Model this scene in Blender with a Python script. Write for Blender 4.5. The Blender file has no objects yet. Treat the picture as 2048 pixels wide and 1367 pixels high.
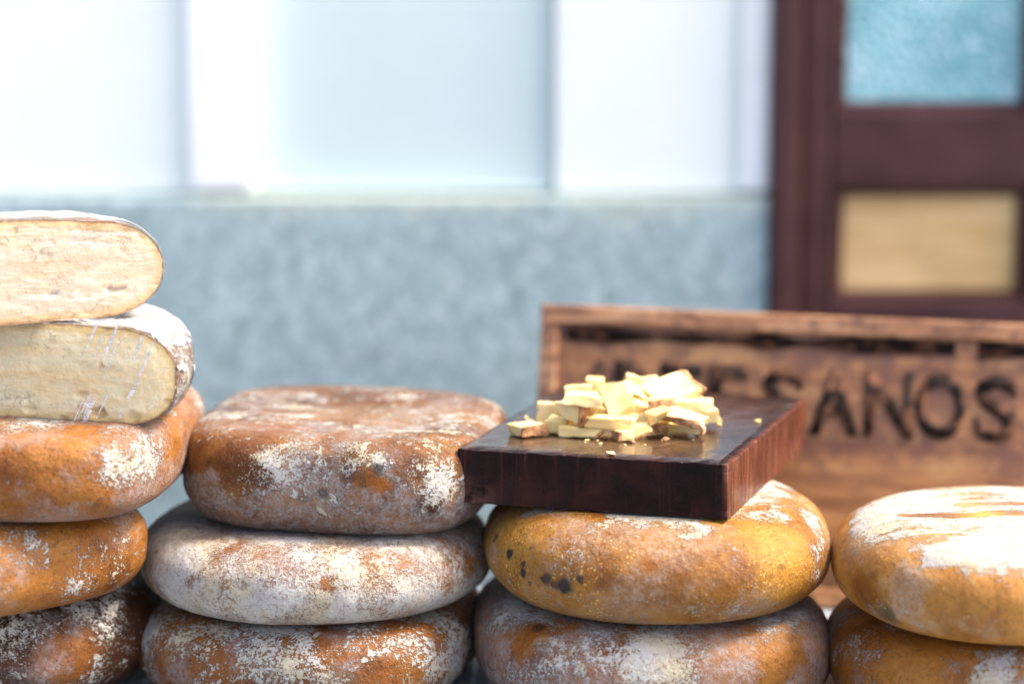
import bpy, bmesh, math, random
import numpy as np
from mathutils import Vector, Matrix, noise as mn, Euler

S = bpy.context.scene
COL = S.collection
R = math.radians

# ------------------------------------------------------------------ camera, sky, sun, exposure
CZ = 1.395                      # camera height above the pavement
PITCH = R(10.0)
FPX = 2048 * 85.0 / 36.0
cam = bpy.data.cameras.new('camera')
cam.lens = 85; cam.sensor_width = 36; cam.clip_start = 0.05; cam.clip_end = 400
cam.dof.use_dof = True; cam.dof.focus_distance = 1.80; cam.dof.aperture_fstop = 1.75
cam.dof.aperture_blades = 9
co = bpy.data.objects.new('camera', cam); COL.objects.link(co)
co.location = (0, 0, CZ); co.rotation_euler = (R(90) - PITCH, 0, 0)
S.camera = co

SUN_AZ = R(2)      # from +X towards the camera
SUN_EL = R(52)
sd = Vector((math.cos(SUN_EL) * math.cos(SUN_AZ), -math.cos(SUN_EL) * math.sin(SUN_AZ), math.sin(SUN_EL)))
W = bpy.data.worlds.new('World'); S.world = W; W.use_nodes = True
nt = W.node_tree; nt.nodes.clear()
sky = nt.nodes.new('ShaderNodeTexSky'); sky.sky_type = 'NISHITA'; sky.sun_disc = False
sky.sun_elevation = SUN_EL; sky.sun_rotation = math.atan2(sd.x, sd.y)
sky.air_density = 0.5; sky.dust_density = 4.0; sky.ozone_density = 0.4
bg = nt.nodes.new('ShaderNodeBackground'); bg.inputs['Strength'].default_value = 0.15
wo = nt.nodes.new('ShaderNodeOutputWorld')
nt.links.new(sky.outputs[0], bg.inputs[0]); nt.links.new(bg.outputs[0], wo.inputs[0])
sl = bpy.data.lights.new('sun', 'SUN'); sl.energy = 1.5; sl.angle = R(10.0); sl.color = (1.0, 0.93, 0.82)
so = bpy.data.objects.new('sun', sl); COL.objects.link(so)
so.location = (4, -1, 5); so.rotation_euler = sd.to_track_quat('Z', 'Y').to_euler()
S.view_settings.view_transform = 'Standard'; S.view_settings.look = 'None'
S.view_settings.exposure = 2.1; S.view_settings.gamma = 1.0
S.view_settings.use_curve_mapping = False
S.cycles.use_denoising = True
S.cycles.max_bounces = 10; S.cycles.transparent_max_bounces = 16
S.cycles.sample_clamp_indirect = 6.0

# ------------------------------------------------------------------ helpers
def ray(u, v):
    x = (u - 1024) / FPX; y = (683.5 - v) / FPX
    return Vector((x, math.cos(PITCH) + y * math.sin(PITCH), -math.sin(PITCH) + y * math.cos(PITCH)))

def on_z(u, v, z):
    d = ray(u, v); t = (z - CZ) / d.z
    return Vector((0, 0, CZ)) + d * t

def on_y(u, v, y):
    d = ray(u, v); t = y / d.y
    return Vector((0, 0, CZ)) + d * t

def project(P):
    P = np.asarray(P, float); X = P[:, 0]; Y = P[:, 1]; Z = P[:, 2] - CZ
    cp, sp = math.cos(PITCH), math.sin(PITCH)
    dep = Y * cp - Z * sp; up = Y * sp + Z * cp
    return np.stack([1024 + FPX * X / dep, 683.5 - FPX * up / dep, dep], 1)

def tag(o, label=None, cat=None, group=None, kind=None):
    if label: o['label'] = label
    if cat: o['category'] = cat
    if group: o['group'] = group
    if kind: o['kind'] = kind
    return o

def empty(name, loc, rot=(0, 0, 0)):
    o = bpy.data.objects.new(name, None); COL.objects.link(o)
    o.location = loc; o.rotation_euler = rot; o.empty_display_size = 0.02
    return o

def mesh_obj(name, verts, faces, mat=None, parent=None, smooth=True):
    me = bpy.data.meshes.new(name)
    me.from_pydata([tuple(v) for v in verts], [], faces)
    me.validate(); me.update()
    if smooth: me.polygons.foreach_set('use_smooth', [True] * len(me.polygons))
    o = bpy.data.objects.new(name, me); COL.objects.link(o)
    if mat: me.materials.append(mat)
    if parent: o.parent = parent
    return o

def bm_obj(name, bm, mat=None, parent=None, smooth=False):
    me = bpy.data.meshes.new(name); bm.normal_update(); bm.to_mesh(me); bm.free()
    if smooth: me.polygons.foreach_set('use_smooth', [True] * len(me.polygons))
    o = bpy.data.objects.new(name, me); COL.objects.link(o)
    if mat: me.materials.append(mat)
    if parent: o.parent = parent
    return o

def bm_box(bm, x0, x1, y0, y1, z0, z1, bevel=0.0, seg=2):
    ret = bmesh.ops.create_cube(bm, size=1.0)
    vs = ret['verts']
    for v in vs:
        v.co = Vector((x0 + (v.co.x + .5) * (x1 - x0), y0 + (v.co.y + .5) * (y1 - y0), z0 + (v.co.z + .5) * (z1 - z0)))
    if bevel > 0:
        es = list({e for v in vs for e in v.link_edges})
        bmesh.ops.bevel(bm, geom=es, offset=bevel, segments=seg, profile=0.6, affect='EDGES', clamp_overlap=True)

def box_obj(name, x0, x1, y0, y1, z0, z1, mat, parent=None, bevel=0.002, seg=2):
    bm = bmesh.new(); bm_box(bm, x0, x1, y0, y1, z0, z1, bevel, seg)
    return bm_obj(name, bm, mat, parent)

# ------------------------------------------------------------------ node helper
class NT:
    def __init__(s, name):
        s.m = bpy.data.materials.new(name); s.m.use_nodes = True
        s.t = s.m.node_tree; s.t.nodes.clear()
        s.out = s.t.nodes.new('ShaderNodeOutputMaterial')
    def put(s, sock, val):
        if val is None: return
        if isinstance(val, bpy.types.NodeSocket): s.t.links.new(val, sock)
        else:
            if sock.type == 'RGBA' and len(val) == 3: val = (*val, 1.0)
            sock.default_value = val
    def node(s, typ, ins=None, **props):
        n = s.t.nodes.new(typ)
        for k, v in props.items(): setattr(n, k, v)
        for k, v in (ins or {}).items(): s.put(n.inputs[k], v)
        return n
    def obj(s):
        if not hasattr(s, '_o'): s._o = s.node('ShaderNodeTexCoord').outputs['Object']
        return s._o
    def vec(s, op, a, b=None):
        n = s.node('ShaderNodeVectorMath', {0: a}, operation=op)
        if b is not None:
            if op == 'SCALE': s.put(n.inputs['Scale'], b)
            else: s.put(n.inputs[1], b)
        return n.outputs['Value'] if op in ('LENGTH', 'DISTANCE', 'DOT_PRODUCT') else n.outputs[0]
    def noise(s, v, scale, detail=4, rough=.55, dist=0.0, color=False):
        n = s.node('ShaderNodeTexNoise', {'Vector': v, 'Scale': scale, 'Detail': detail, 'Roughness': rough, 'Distortion': dist})
        return n.outputs['Color' if color else 0]
    def voro(s, v, scale, feature='F1', out='Distance', rnd=1.0):
        n = s.node('ShaderNodeTexVoronoi', {'Vector': v, 'Scale': scale, 'Randomness': rnd}, feature=feature)
        return n.outputs[out]
    def math(s, op, a, b=None, c=None, clamp=False):
        n = s.node('ShaderNodeMath', {0: a}, operation=op, use_clamp=clamp)
        if b is not None: s.put(n.inputs[1], b)
        if c is not None: s.put(n.inputs[2], c)
        return n.outputs[0]
    def step(s, x, lo, hi, a=0.0, b=1.0):
        n = s.node('ShaderNodeMapRange', {'Value': x, 'From Min': lo, 'From Max': hi, 'To Min': a, 'To Max': b}, interpolation_type='SMOOTHSTEP')
        return n.outputs[0]
    def mix(s, f, a, b, blend='MIX'):
        n = s.node('ShaderNodeMix', data_type='RGBA', blend_type=blend)
        s.put(n.inputs[0], f); s.put(n.inputs[6], a); s.put(n.inputs[7], b)
        return n.outputs[2]
    def ramp(s, f, stops):
        n = s.node('ShaderNodeValToRGB', {'Fac': f})
        cr = n.color_ramp
        while len(cr.elements) < len(stops): cr.elements.new(0.5)
        for e, (p, c) in zip(cr.elements, stops):
            e.position = p; e.color = (*c, 1.0)
        return n.outputs[0]
    def xyz(s, v):
        return s.node('ShaderNodeSeparateXYZ', {0: v}).outputs
    def bump(s, h, strength=.3, dist=.001, normal=None):
        return s.node('ShaderNodeBump', {'Height': h, 'Strength': strength, 'Distance': dist, 'Normal': normal}).outputs[0]
    def scale(s, v, sc):
        return s.vec('MULTIPLY', v, sc)
    def off(s, v, o):
        return s.vec('ADD', v, o)
    def pbr(s, **k):
        ins = {'Base Color': k.get('color'), 'Roughness': k.get('rough', .6), 'Normal': k.get('normal')}
        n = s.node('ShaderNodeBsdfPrincipled', ins)
        if 'spec' in k: s.put(n.inputs['Specular IOR Level'], k['spec'])
        if k.get('sss'):
            n.inputs['Subsurface Weight'].default_value = k['sss']
            n.inputs['Subsurface Radius'].default_value = k.get('sssr', (1, .6, .3))
            n.inputs['Subsurface Scale'].default_value = k.get('ssss', .004)
        if 'coat' in k:
            s.put(n.inputs['Coat Weight'], k['coat']); n.inputs['Coat Roughness'].default_value = k.get('coatr', .25)
        s.t.links.new(n.outputs[0], s.out.inputs[0])
        return s.m

def plain(name, color, rough=.6, var=.15, scale=20, bump=.0, bscale=200, **k):
    s = NT(name); p = s.obj()
    f = s.step(s.noise(p, scale, 6, .6), .3, .7)
    c = s.mix(f, tuple(x * (1 - var) for x in color), tuple(min(1, x * (1 + var)) for x in color))
    nrm = s.bump(s.noise(p, bscale, 5, .6), bump, .002) if bump else None
    return s.pbr(color=c, rough=rough, normal=nrm, **k)

# ------------------------------------------------------------------ the setting
def pavement_mat():
    s = NT('pavement'); p = s.obj()
    f = s.noise(p, 3, 8, .65); g = s.noise(p, 120, 3, .6)
    c = s.mix(s.step(f, .3, .7), (.07, .068, .066), (.12, .117, .112))
    c = s.mix(s.step(g, .45, .7, 0, .5), c, (.12, .12, .12))
    return s.pbr(color=c, rough=.85, normal=s.bump(g, .4, .002))
ground = mesh_obj('pavement', [(-30, -30, 0), (30, -30, 0), (30, 30, 0), (-30, 30, 0)], [(0, 1, 2, 3)], pavement_mat(), smooth=False)
tag(ground, kind='structure')

WY = 2.60
def wx(u, v=300): return on_y(u, v, WY).x
def wz(v): return on_y(1024, v, WY).z

def plaster_mat(name, col, var=.05):
    s = NT(name); p = s.obj()
    f = s.noise(p, 2.5, 8, .6); g = s.noise(p, 45, 6, .6)
    c = s.mix(s.step(f, .35, .65), tuple(x * (1 - var) for x in col), col)
    c = s.mix(s.step(s.noise(s.off(p, (3, 1, 7)), 9, 10, .7), .56, .72, 0, .18), c, (.62, .60, .52))
    return s.pbr(color=c, rough=.85, normal=s.bump(g, .25, .002))

def granite_mat():
    s = NT('speckled granite'); p = s.obj()
    a = s.noise(p, 70, 5, .75); b = s.noise(s.off(p, (5, 2, 1)), 190, 3, .7); e = s.noise(s.off(p, (1, 8, 3)), 17, 6, .62)
    c = s.ramp(a, [(.34, (.19, .265, .255)), (.47, (.32, .425, .405)), (.54, (.43, .545, .515)), (.66, (.64, .75, .71))])
    c = s.mix(s.step(b, .52, .66, 0, .75), c, (.10, .125, .15))
    c = s.mix(s.step(s.noise(s.off(p, (9, 2, 3)), 160, 3, .7), .56, .68, 0, .8), c, (.74, .77, .79))
    c = s.mix(s.step(e, .40, .62, .0, .35), c, (.34, .48, .475))
    # lime stain along the top edge of the slab
    z = s.xyz(p)[2]; x = s.xyz(p)[0]
    st = s.math('ADD', z, s.math('MULTIPLY', s.math('SUBTRACT', s.noise(p, 12, 7, .65), .5), .10))
    k = s.math('MULTIPLY', s.step(st, wz(452), wz(398)), s.step(x, -.42, -.25, .0, .62))
    c = s.mix(k, c, (.54, .58, .46))
    return s.pbr(color=c, rough=.55, normal=s.bump(a, .2, .001))

wall_white = plaster_mat('white plaster', (.92, .955, .865))
wall_pil = plaster_mat('white painted pilaster', (.95, .96, .91))
wall_pan = plaster_mat('blue white panel paint', (.655, .765, .715))
ZD = wz(386)                    # top of the stone base
wall = empty('building_wall', (0, WY, 0))
tag(wall, 'white plastered wall with recessed panel over a speckled grey stone base, behind the cheeses', 'wall')
def wpart(name, x0, x1, y0, y1, z0, z1, m, bev=.003):
    return box_obj(name, x0, x1, y0 , y1, z0, z1, m, wall, bev)
DX0 = wx(1541, 340)             # left edge of the door frame
PX0, PX1 = wx(514), wx(1110)
wpart('plaster', -3.2, PX0, .0, .25, ZD, 3.2, wall_white)
wpart('plaster', PX1, DX0 - .001, .0, .25, ZD, 3.2, wall_white)
wpart('panel', PX0 + .001, PX1 - .001, .014, .25, ZD + .001, 3.199, wall_pan)
wpart('pilaster', wx(378), wx(512), -.014, -.001, ZD + .003, 3.19, wall_pil, .006)
wpart('architrave', wx(1478), DX0 - .003, -.012, -.001, ZD + .003, 2.5, wall_pil, .004)
wpart('sill', PX0 + .004, PX1 - .004, .004, .013, ZD + .001, ZD + .010, wall_pan, .004)
wpart('plaster', 1.02, 3.2, .0, .25, 0.001, 3.2, wall_white)
wpart('plaster', DX0, 1.019, .0, .25, 2.35, 3.2, wall_white)
wpart('stone_base', -3.2, DX0 - .002, -.018, .24, .001, ZD - .002, granite_mat(), .006)

# door -----------------------------------------------------------------
def door_mat():
    s = NT('dark plum door paint'); p = s.obj()
    g = s.noise(s.scale(p, (60, 60, 3)), 1.5, 8, .6); f = s.noise(p, 9, 8, .65)
    c = s.mix(s.step(f, .3, .7), (.046, .0145, .014), (.084, .029, .026))
    c = s.mix(s.step(s.noise(s.off(p, (2, 4, 1)), 30, 8, .7), .62, .72, 0, .5), c, (.26, .17, .16))
    return s.pbr(color=c, rough=.42, normal=s.bump(g, .25, .001), spec=.35)
def glass_mat():
    s = NT('turquoise obscured glass'); p = s.obj()
    v = s.voro(p, 170, 'SMOOTH_F1'); f = s.noise(p, 140, 4, .6); e = s.noise(p, 11, 6, .6)
    c = s.mix(s.step(e, .35, .65), (.17, .42, .45), (.28, .57, .58))
    c = s.mix(s.step(s.noise(s.off(p, (3, 3, 1)), 110, 3, .65), .54, .64, 0, .8), c, (.62, .80, .84))  # pale flecks paint the glass's sparkle into its colour
    h = s.math('ADD', v, s.math('MULTIPLY', f, .5))
    return s.pbr(color=c, rough=.12, normal=s.bump(h, .8, .006), spec=.6)
def tan_mat():
    s = NT('varnished tan plywood'); p = s.obj()
    g = s.noise(s.scale(p, (4, 4, 40)), 1.6, 7, .6); f = s.noise(p, 6, 5, .55)
    c = s.mix(s.step(g, .35, .65), (.64, .395, .14), (.80, .53, .23))
    c = s.mix(s.step(f, .45, .7, 0, .4), c, (.36, .23, .10))
    return s.pbr(color=c, rough=.5)
dm = door_mat()
door = empty('wooden_door', (0, WY, 0))
tag(door, 'dark plum painted door with turquoise obscured glass above a tan panel', 'door')
def dpart(name, x0, x1, y0, y1, z0, z1, m=dm, bev=.003, parent=None):
    return box_obj(name, x0, x1, y0, y1, z0, z1, m, parent or door, bev)
XJ = wx(1603, 300); XS = wx(1690, 300); XM = wx(2043, 490); XR = XM + .055; XE = XR + .21
zg = wz(208); zr0 = wz(392); zp0 = wz(586); zb = zp0 - .13
dpart('door_frame', DX0, XJ - .004, -.030, .10, .005, 2.349, bev=.006)
dpart('door_frame', XE + .06, 1.018, -.030, .10, .005, 2.349, bev=.006)
dpart('door_frame', XJ - .003, XE + .059, -.030, .10, 2.26, 2.348, bev=.006)
dpart('stile', XJ, XS - .015, -.004, .045, .01, 2.255, bev=.006)
dpart('stile', XM + .012, XR - .012, -.004, .045, .01, 2.255, bev=.006)
dpart('stile', XE + .012, XE + .058, -.004, .045, .01, 2.255, bev=.006)
dpart('door_core', XJ, XE + .058, .046, .06, .01, 2.255, bev=.002)
for a, b in ((XS - .014, XM + .011), (XR - .011, XE + .011)):
    dpart('rail', a, b, -.004, .045, zr0 + .014, zg - .0135, bev=.003)
    dpart('rail', a, b, -.004, .045, zb, zp0 - .0135, bev=.003)
    dpart('rail', a, b, -.004, .045, .01, .16, bev=.012)
    dpart('rail', a, b, -.004, .045, 2.14, 2.254, bev=.012)
    for z0, z1, nm in ((zg, 2.13, 'glass_pane'), (zp0, zr0, 'inset_panel'), (.18, zb - .02, 'inset_panel')):
        # moulding: a bevelled frame around each opening
        bm = bmesh.new()
        o = [(a, z0 - .014), (b, z0 - .014), (b, z1 + .014), (a, z1 + .014)]
        i = [(a + .016, z0 + .002), (b - .016, z0 + .002), (b - .016, z1 - .002), (a + .016, z1 - .002)]
        prof = [(0, .002), (.02, -.0045), (.25, -.0045), (.6, .004), (.75, .003), (1.0, .013), (1.0, .03)]
        rings = []
        for (t, yy) in prof:
            rings.append([bm.verts.new((o[k][0] + (i[k][0] - o[k][0]) * t, yy, o[k][1] + (i[k][1] - o[k][1]) * t)) for k in range(4)])
        for r0, r1 in zip(rings, rings[1:]):
            for k in range(4):
                bm.faces.new((r0[k], r0[(k + 1) % 4], r1[(k + 1) % 4], r1[k]))
        bmesh.ops.recalc_face_normals(bm, faces=bm.faces)
        bm_obj('moulding', bm, dm, door)
        m_ = glass_mat() if nm == 'glass_pane' else (tan_mat() if z1 == zr0 else dm)
        dpart(nm, a + .012, b - .012, .014, .024, z0 - .002, z1 + .002, m_, .0)

# ------------------------------------------------------------------ table, cloth
TZ = 0.800
wood_tbl = plain('raw table wood', (.28, .19, .11), .7)
tbl = empty('market_table', (0, 1.765, 0))
tag(tbl, 'long trestle market table hidden beneath a white cloth and the cheese stacks', 'table')
box_obj('tabletop', -.92, .92, -.33, .36, TZ - .036, TZ - .006, wood_tbl, tbl)
for sx in (-1, 1):
    for sy in (-1, 1):
        box_obj('leg', sx * .85 - .03, sx * .85 + .03, sy * .28 - .03, sy * .28 + .03, .001, TZ - .037, wood_tbl, tbl)
def cloth_mat():
    s = NT('white table cloth'); p = s.obj()
    w = s.noise(s.scale(p, (1, 1, 1)), 26, 5, .6)
    st = s.node('ShaderNodeTexWave', {'Vector': p, 'Scale': 34, 'Distortion': 3.0, 'Detail': 2}).outputs[1]
    c = s.mix(s.step(w, .3, .7), (.20, .23, .25), (.30, .33, .36))
    return s.pbr(color=c, rough=.42, normal=s.bump(s.math('ADD', w, s.math('MULTIPLY', st, .25)), .5, .006))
def tablecloth():
    nx, ny = 120, 70
    hx, hy = .95, .36
    V = []; F = []
    def coord(a, h, drop):      # a in [-1-drop .. 1+drop] folded over the edge
        if abs(a) <= h: return a, 0.0
        s = 1 if a > 0 else -1
        return s * h + s * .004, abs(a) - h
    DX, DY = .40, .40
    for j in range(ny + 1):
        for i in range(nx + 1):
            ax = -hx - DX + (2 * hx + 2 * DX) * i / nx; ay = -hy - DY + (2 * hy + 2 * DY) * j / ny
            x, dx_ = coord(ax, hx, DX); y, dy_ = coord(ay, hy, DY)
            d = max(dx_, dy_)
            w = .012 * min(1, d / .2)
            fold = math.sin(ax * 31) if dy_ >= dx_ else math.sin(ay * 31)
            x += (w * fold + .02 * min(1, d)) * (math.copysign(1, ax) if dx_ >= dy_ and dx_ > 0 else 0)
            y += (w * fold + .02 * min(1, d)) * (math.copysign(1, ay) if dy_ > dx_ else 0)
            z = TZ - d + (.0012 * mn.noise(Vector((ax * 14, ay * 14, 2))) if d == 0 else 0)
            V.append((x, y + 1.775, z))
    for j in range(ny):
        for i in range(nx):
            a = j * (nx + 1) + i
            F.append((a, a + 1, a + nx + 2, a + nx + 1))
    o = mesh_obj('tablecloth', V, F, cloth_mat())
    md = o.modifiers.new('thick', 'SOLIDIFY'); md.thickness = .002; md.offset = -1
    tag(o, 'white wrinkled cloth spread over the market table under the cheese stacks', 'tablecloth')
tablecloth()

# ------------------------------------------------------------------ cheese wheels
def profile(Rr, H, c, m, top_dome, bot_dome, mt=None, ncor=44, nt_=22, nb=7):
    """points (r, z) from bottom centre out, round the side and in to the top centre"""
    pts = []
    for i in range(nb):
        t = i / nb; r = (Rr - c) * t
        pts.append((r, bot_dome * (1 - t * t)))
    for i in range(ncor + 1):
        a = -math.pi / 2 + math.pi * i / ncor
        ca, sa = math.cos(a), math.sin(a)
        mm = m if sa < 0 or not mt else mt
        x = abs(ca) ** (2 / mm); y = math.copysign(abs(sa) ** (2 / mm), sa)
        pts.append((Rr - c + c * x, H / 2 + H / 2 * y))
    for i in range(1, nt_ + 1):
        t = 1 - i / nt_; r = (Rr - c) * t
        pts.append((r, H + top_dome * (1 - t * t)))
    return pts

def plan_r(th, n, rot, ax, ay):
    ct, st = math.cos(th - rot), math.sin(th - rot)
    return (abs(ct / ax) ** n + abs(st / ay) ** n) ** (-1.0 / n)

def lump(p, seed, amp):
    q = Vector((p[0], p[1], p[2])) + Vector((seed * 1.7, seed * .9, seed * 2.3))
    return amp * (1.0 * mn.noise(q * 13) + .45 * mn.noise(q * 31) + .22 * mn.noise(q * 75) + .09 * mn.noise(q * 170))

def wheel_geo(Rr, H, n=2.2, rot=0.0, c=.045, m=2.3, ax=1.0, ay=1.0, dome=.0, seed=1, amp=.0030, bdome=.002, dents=(), th0=0.0, th1=None, nth=220, mt=None):
    pts = profile(Rr, H, c, m, dome, bdome, mt)
    closed = th1 is None
    V = []; F = []
    cols = nth if closed else nth + 1
    for i in range(cols):
        th = th0 + (2 * math.pi if closed else (th1 - th0)) * i / nth
        k = plan_r(th, n, rot, ax, ay)
        ct, st = math.cos(th), math.sin(th)
        for (r, z) in pts:
            x, y = r * k * ct, r * k * st
            l = lump((x, y, z), seed, amp)
            side = min(1, max(0, (r - (Rr - c) * .8) / (c + (Rr - c) * .2)))
            flat = 1 - side
            if not closed:      # keep the cut edge clean
                e = min(1, abs(y) / .03); l *= e
            x += ct * l * side; y += st * l * side
            zz = z + l * flat * (.55 if z > H / 2 else .12) + (.25 * l * side if z > H * .5 else 0)
            for (dx, dy, rad, dep) in dents:
                d2 = ((x - dx) ** 2 + (y - dy) ** 2) / rad ** 2
                if z > H * .5: zz -= dep * math.exp(-d2)
            V.append((x, y, zz))
    npf = len(pts)
    for i in range(cols if closed else cols - 1):
        j = (i + 1) % cols
        for q in range(npf - 1):
            a, b, c_, d = i * npf + q, j * npf + q, j * npf + q + 1, i * npf + q + 1
            if q == 0: F.append((a, b, c_, d)) if False else F.append((b, c_, d))
            elif q == npf - 2: F.append((a, b, c_))
            else: F.append((a, b, c_, d))
    return V, F, pts

def pick(V, M, u, v):
    """the surface point of a wheel seen at (u, v), in the wheel's own coordinates: where a stain sits"""
    A = np.array([list(M @ Vector(x)) for x in V])
    p = project(A)
    d = (p[:, 0] - u) ** 2 + (p[:, 1] - v) ** 2
    near = np.argsort(d)[:60]
    near = near[d[near] < d[near[0]] + 150]
    k = near[np.argmin(p[near, 2])]
    return Vector(V[k])

ALB = .60
def rind_mat(name, seed, dark, mid, light, bloom=(.44, .37, .345), bloom_cov=.4, mold=(.64, .62, .565), mold_cov=.3,
             mold_b=(), bloom_b=(), spots=(), tint=(), marks=(), top=None, low=None, flakes=.0, grains=0.0, rough=.42, soft=.055, streak=.0,
             mscale=19, fine=1.0, H=.07):
    s = NT(name); p = s.obj()
    dark, mid, light, bloom = [tuple(x * ALB for x in q) for q in (dark, mid, light, bloom)]; mold = tuple(x * .66 for x in mold)
    tint = [(a_, b_, tuple(x * ALB for x in c_)) for a_, b_, c_ in tint]
    P = s.off(p, (seed * 1.37, seed * 2.11, seed * .73))
    wv = s.noise(P, 24, 5, .65, color=True)
    warp = s.vec('SCALE', s.vec('SUBTRACT', wv, (.5, .5, .5)), .036)
    pw = s.vec('ADD', p, warp)
    z = s.xyz(pw)[2]
    n1 = s.noise(P, 12, 4, .55); n2 = s.noise(P, 42, 8, .62)
    t = s.math('ADD', s.math('MULTIPLY', n1, .6), s.math('MULTIPLY', n2, .4))
    c = s.ramp(t, [(.37, dark), (.48, mid), (.62, light)])
    for (pt, r, col) in tint:
        d = s.vec('DISTANCE', pw, tuple(pt))
        c = s.mix(s.step(d, r * .25, r, .9, 0), c, col)
    # pores and hair-fine dark threads of the rind
    pore = s.step(s.noise(P, 300, 5, .7), .55, .68, 0, .75)
    c = s.mix(pore, c, tuple(x * .45 for x in dark))
    thr = s.math('ABSOLUTE', s.math('SUBTRACT', s.noise(s.off(P, (4, 1, 2)), 60, 6, .6), .5))
    c = s.mix(s.step(thr, .0, .02, .45, 0), c, dark)
    blot = s.step(s.noise(s.off(P, (9, 4, 6)), 75, 8, .72), .54, .70, 0, .65)
    c = s.mix(blot, c, tuple(x * .6 for x in dark))
    def blobs(bl):
        acc = None
        for (pt, r, w) in bl:
            d = s.vec('DISTANCE', pw, tuple(pt)) if w > -.45 else s.vec('LENGTH', s.scale(s.vec('SUBTRACT', s.vec('ADD', p, s.vec('SCALE', warp, .4)), tuple(pt)), (.45, 1.6, 1)))
            v = s.step(d, r * .10, r * 1.15, w * .72, 0.0)
            acc = v if acc is None else s.math('ADD', acc, v)
        return acc
    # dusty bloom
    nb = s.noise(s.off(P, (7, 3, 5)), 17, 11, .66)
    bias = blobs(bloom_b)
    if low:
        lb = s.step(z, H * low[0], H * low[1], low[2], 0); bias = lb if bias is None else s.math('ADD', bias, lb)
    if bias is not None: nb = s.math('ADD', nb, bias)
    thb = .5 + (.5 - bloom_cov) * .34
    grain = s.step(s.noise(P, 420, 4, .7), .36, .60, .30, 1.0)
    grain2 = s.step(s.noise(s.off(P, (1, 1, 9)), 120, 5, .7), .38, .62, .35, 1.0)
    B = s.math('MULTIPLY', s.math('MULTIPLY', s.step(nb, thb - .05, thb + .09, 0, .90), grain), grain2)
    c = s.mix(B, c, bloom)
    # grains: sandy ochre crystals
    if grains:
        gw = s.vec('ADD', P, s.vec('SCALE', s.noise(P, 300, 3, .6, color=True), .004)); gv = s.voro(gw, 420, out='Color'); gd = s.voro(gw, 420)
        gm = s.math('MULTIPLY', s.step(s.xyz(gv)[0], 1 - grains, 1 - grains + .05), s.step(gd, .15, .5, 1, 0))
        gm = s.math('MULTIPLY', gm, s.step(s.noise(P, 30, 4, .6), .44, .6))
        c = s.mix(s.math('MULTIPLY', gm, .85), c, (.62, .37, .11))
    # white mould
    nm = s.noise(s.off(P, (2, 9, 4)), mscale, 13, .70)
    bias = blobs(mold_b)
    if top:
        tb = s.step(z, H * top[0], H * top[1], 0, top[2]); bias = tb if bias is None else s.math('ADD', bias, tb)
    if bias is not None: nm = s.math('ADD', nm, bias)
    thm = .5 + (.5 - mold_cov) * .34
    if streak:
        sk = s.math('SUBTRACT', s.noise(s.scale(P, (16, 75, 20)), 1.0, 8, .72, dist=.4), .5)
        nm = s.math('ADD', nm, s.math('MULTIPLY', s.math('MULTIPLY', sk, .9 * streak), s.step(z, H * .8, H * .98)))
    fineN = s.math('ADD', s.math('MULTIPLY', s.math('SUBTRACT', s.noise(P, 210, 5, .7), .5), .55 * fine), s.math('MULTIPLY', s.math('SUBTRACT', s.noise(s.off(P, (5, 5, 1)), 560, 3, .65), .5), .60 * fine))
    nm2 = s.math('ADD', nm, fineN)
    Mk = s.step(nm2, thm - soft, thm + soft * 1.6, 0, 1)
    if flakes:
        fv = s.node('ShaderNodeTexVoronoi', {'Vector': pw, 'Scale': 150.0, 'Randomness': 1.0})
        keep = s.step(s.xyz(fv.outputs['Color'])[0], 1 - flakes, 1 - flakes + .02)
        rad = s.math('MULTIPLY_ADD', s.xyz(fv.outputs['Color'])[1], .3, .12)
        fl = s.math('MULTIPLY', keep, s.step(s.math('SUBTRACT', fv.outputs['Distance'], rad), 0, .10, 1, 0))
        fl = s.math('MULTIPLY', fl, s.step(nm, thm - .16, thm - .06))
        Mk = s.math('MAXIMUM', Mk, fl)
    mcol = s.mix(s.step(s.noise(s.off(P, (6, 6, 6)), 33, 5, .6), .42, .66), mold, tuple(x * y for x, y in zip(mold, (.98, .88, .66))))
    mcol = s.mix(s.step(s.noise(P, 260, 4, .7), .54, .64, 0, .6), mcol, (mold[0] * .50, mold[1] * .43, mold[2] * .36))
    mgrey = s.step(s.noise(s.off(P, (8, 2, 8)), 15, 4, .6), .52, .68, 0, .55)
    mcol = s.mix(mgrey, mcol, (mold[0] * .70, mold[1] * .735, mold[2] * .80))
    Mo = s.math('MULTIPLY', Mk, s.step(s.noise(s.off(P, (3, 5, 1)), 500, 2, .6), .30, .50, .62, .97))
    c = s.mix(Mo, c, mcol)
    for (pt, r, col) in marks:       # a smudged ink stamp
        d = s.vec('DISTANCE', p, tuple(pt))
        c = s.mix(s.math('MULTIPLY', s.step(d, r * .8, r, .8, 0), s.step(s.noise(P, 330, 3, .6), .46, .54)), c, col)
    # dark mould spots
    for (pt, r, k) in spots:
        d = s.vec('DISTANCE', s.vec('ADD', p, s.vec('SCALE', s.vec('SUBTRACT', s.noise(P, 130, 5, .7, color=True), (.5, .5, .5)), .008)), tuple(pt))
        c = s.mix(s.step(d, r * .45, r, k, 0), c, (.018, .016, .013))
    h = s.math('ADD', s.math('MULTIPLY', s.noise(P, 230, 6, .68), .55), s.math('MULTIPLY', Mk, .30))
    h = s.math('ADD', h, s.math('MULTIPLY', s.noise(P, 55, 5, .6), .9))
    nrm = s.bump(h, 1.0, .0030)
    ro = s.math('ADD', s.math('MULTIPLY', s.math('MAXIMUM', Mk, B), .45), rough, clamp=True)
    return s.pbr(color=c, rough=ro, normal=nrm, spec=.20)

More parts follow.
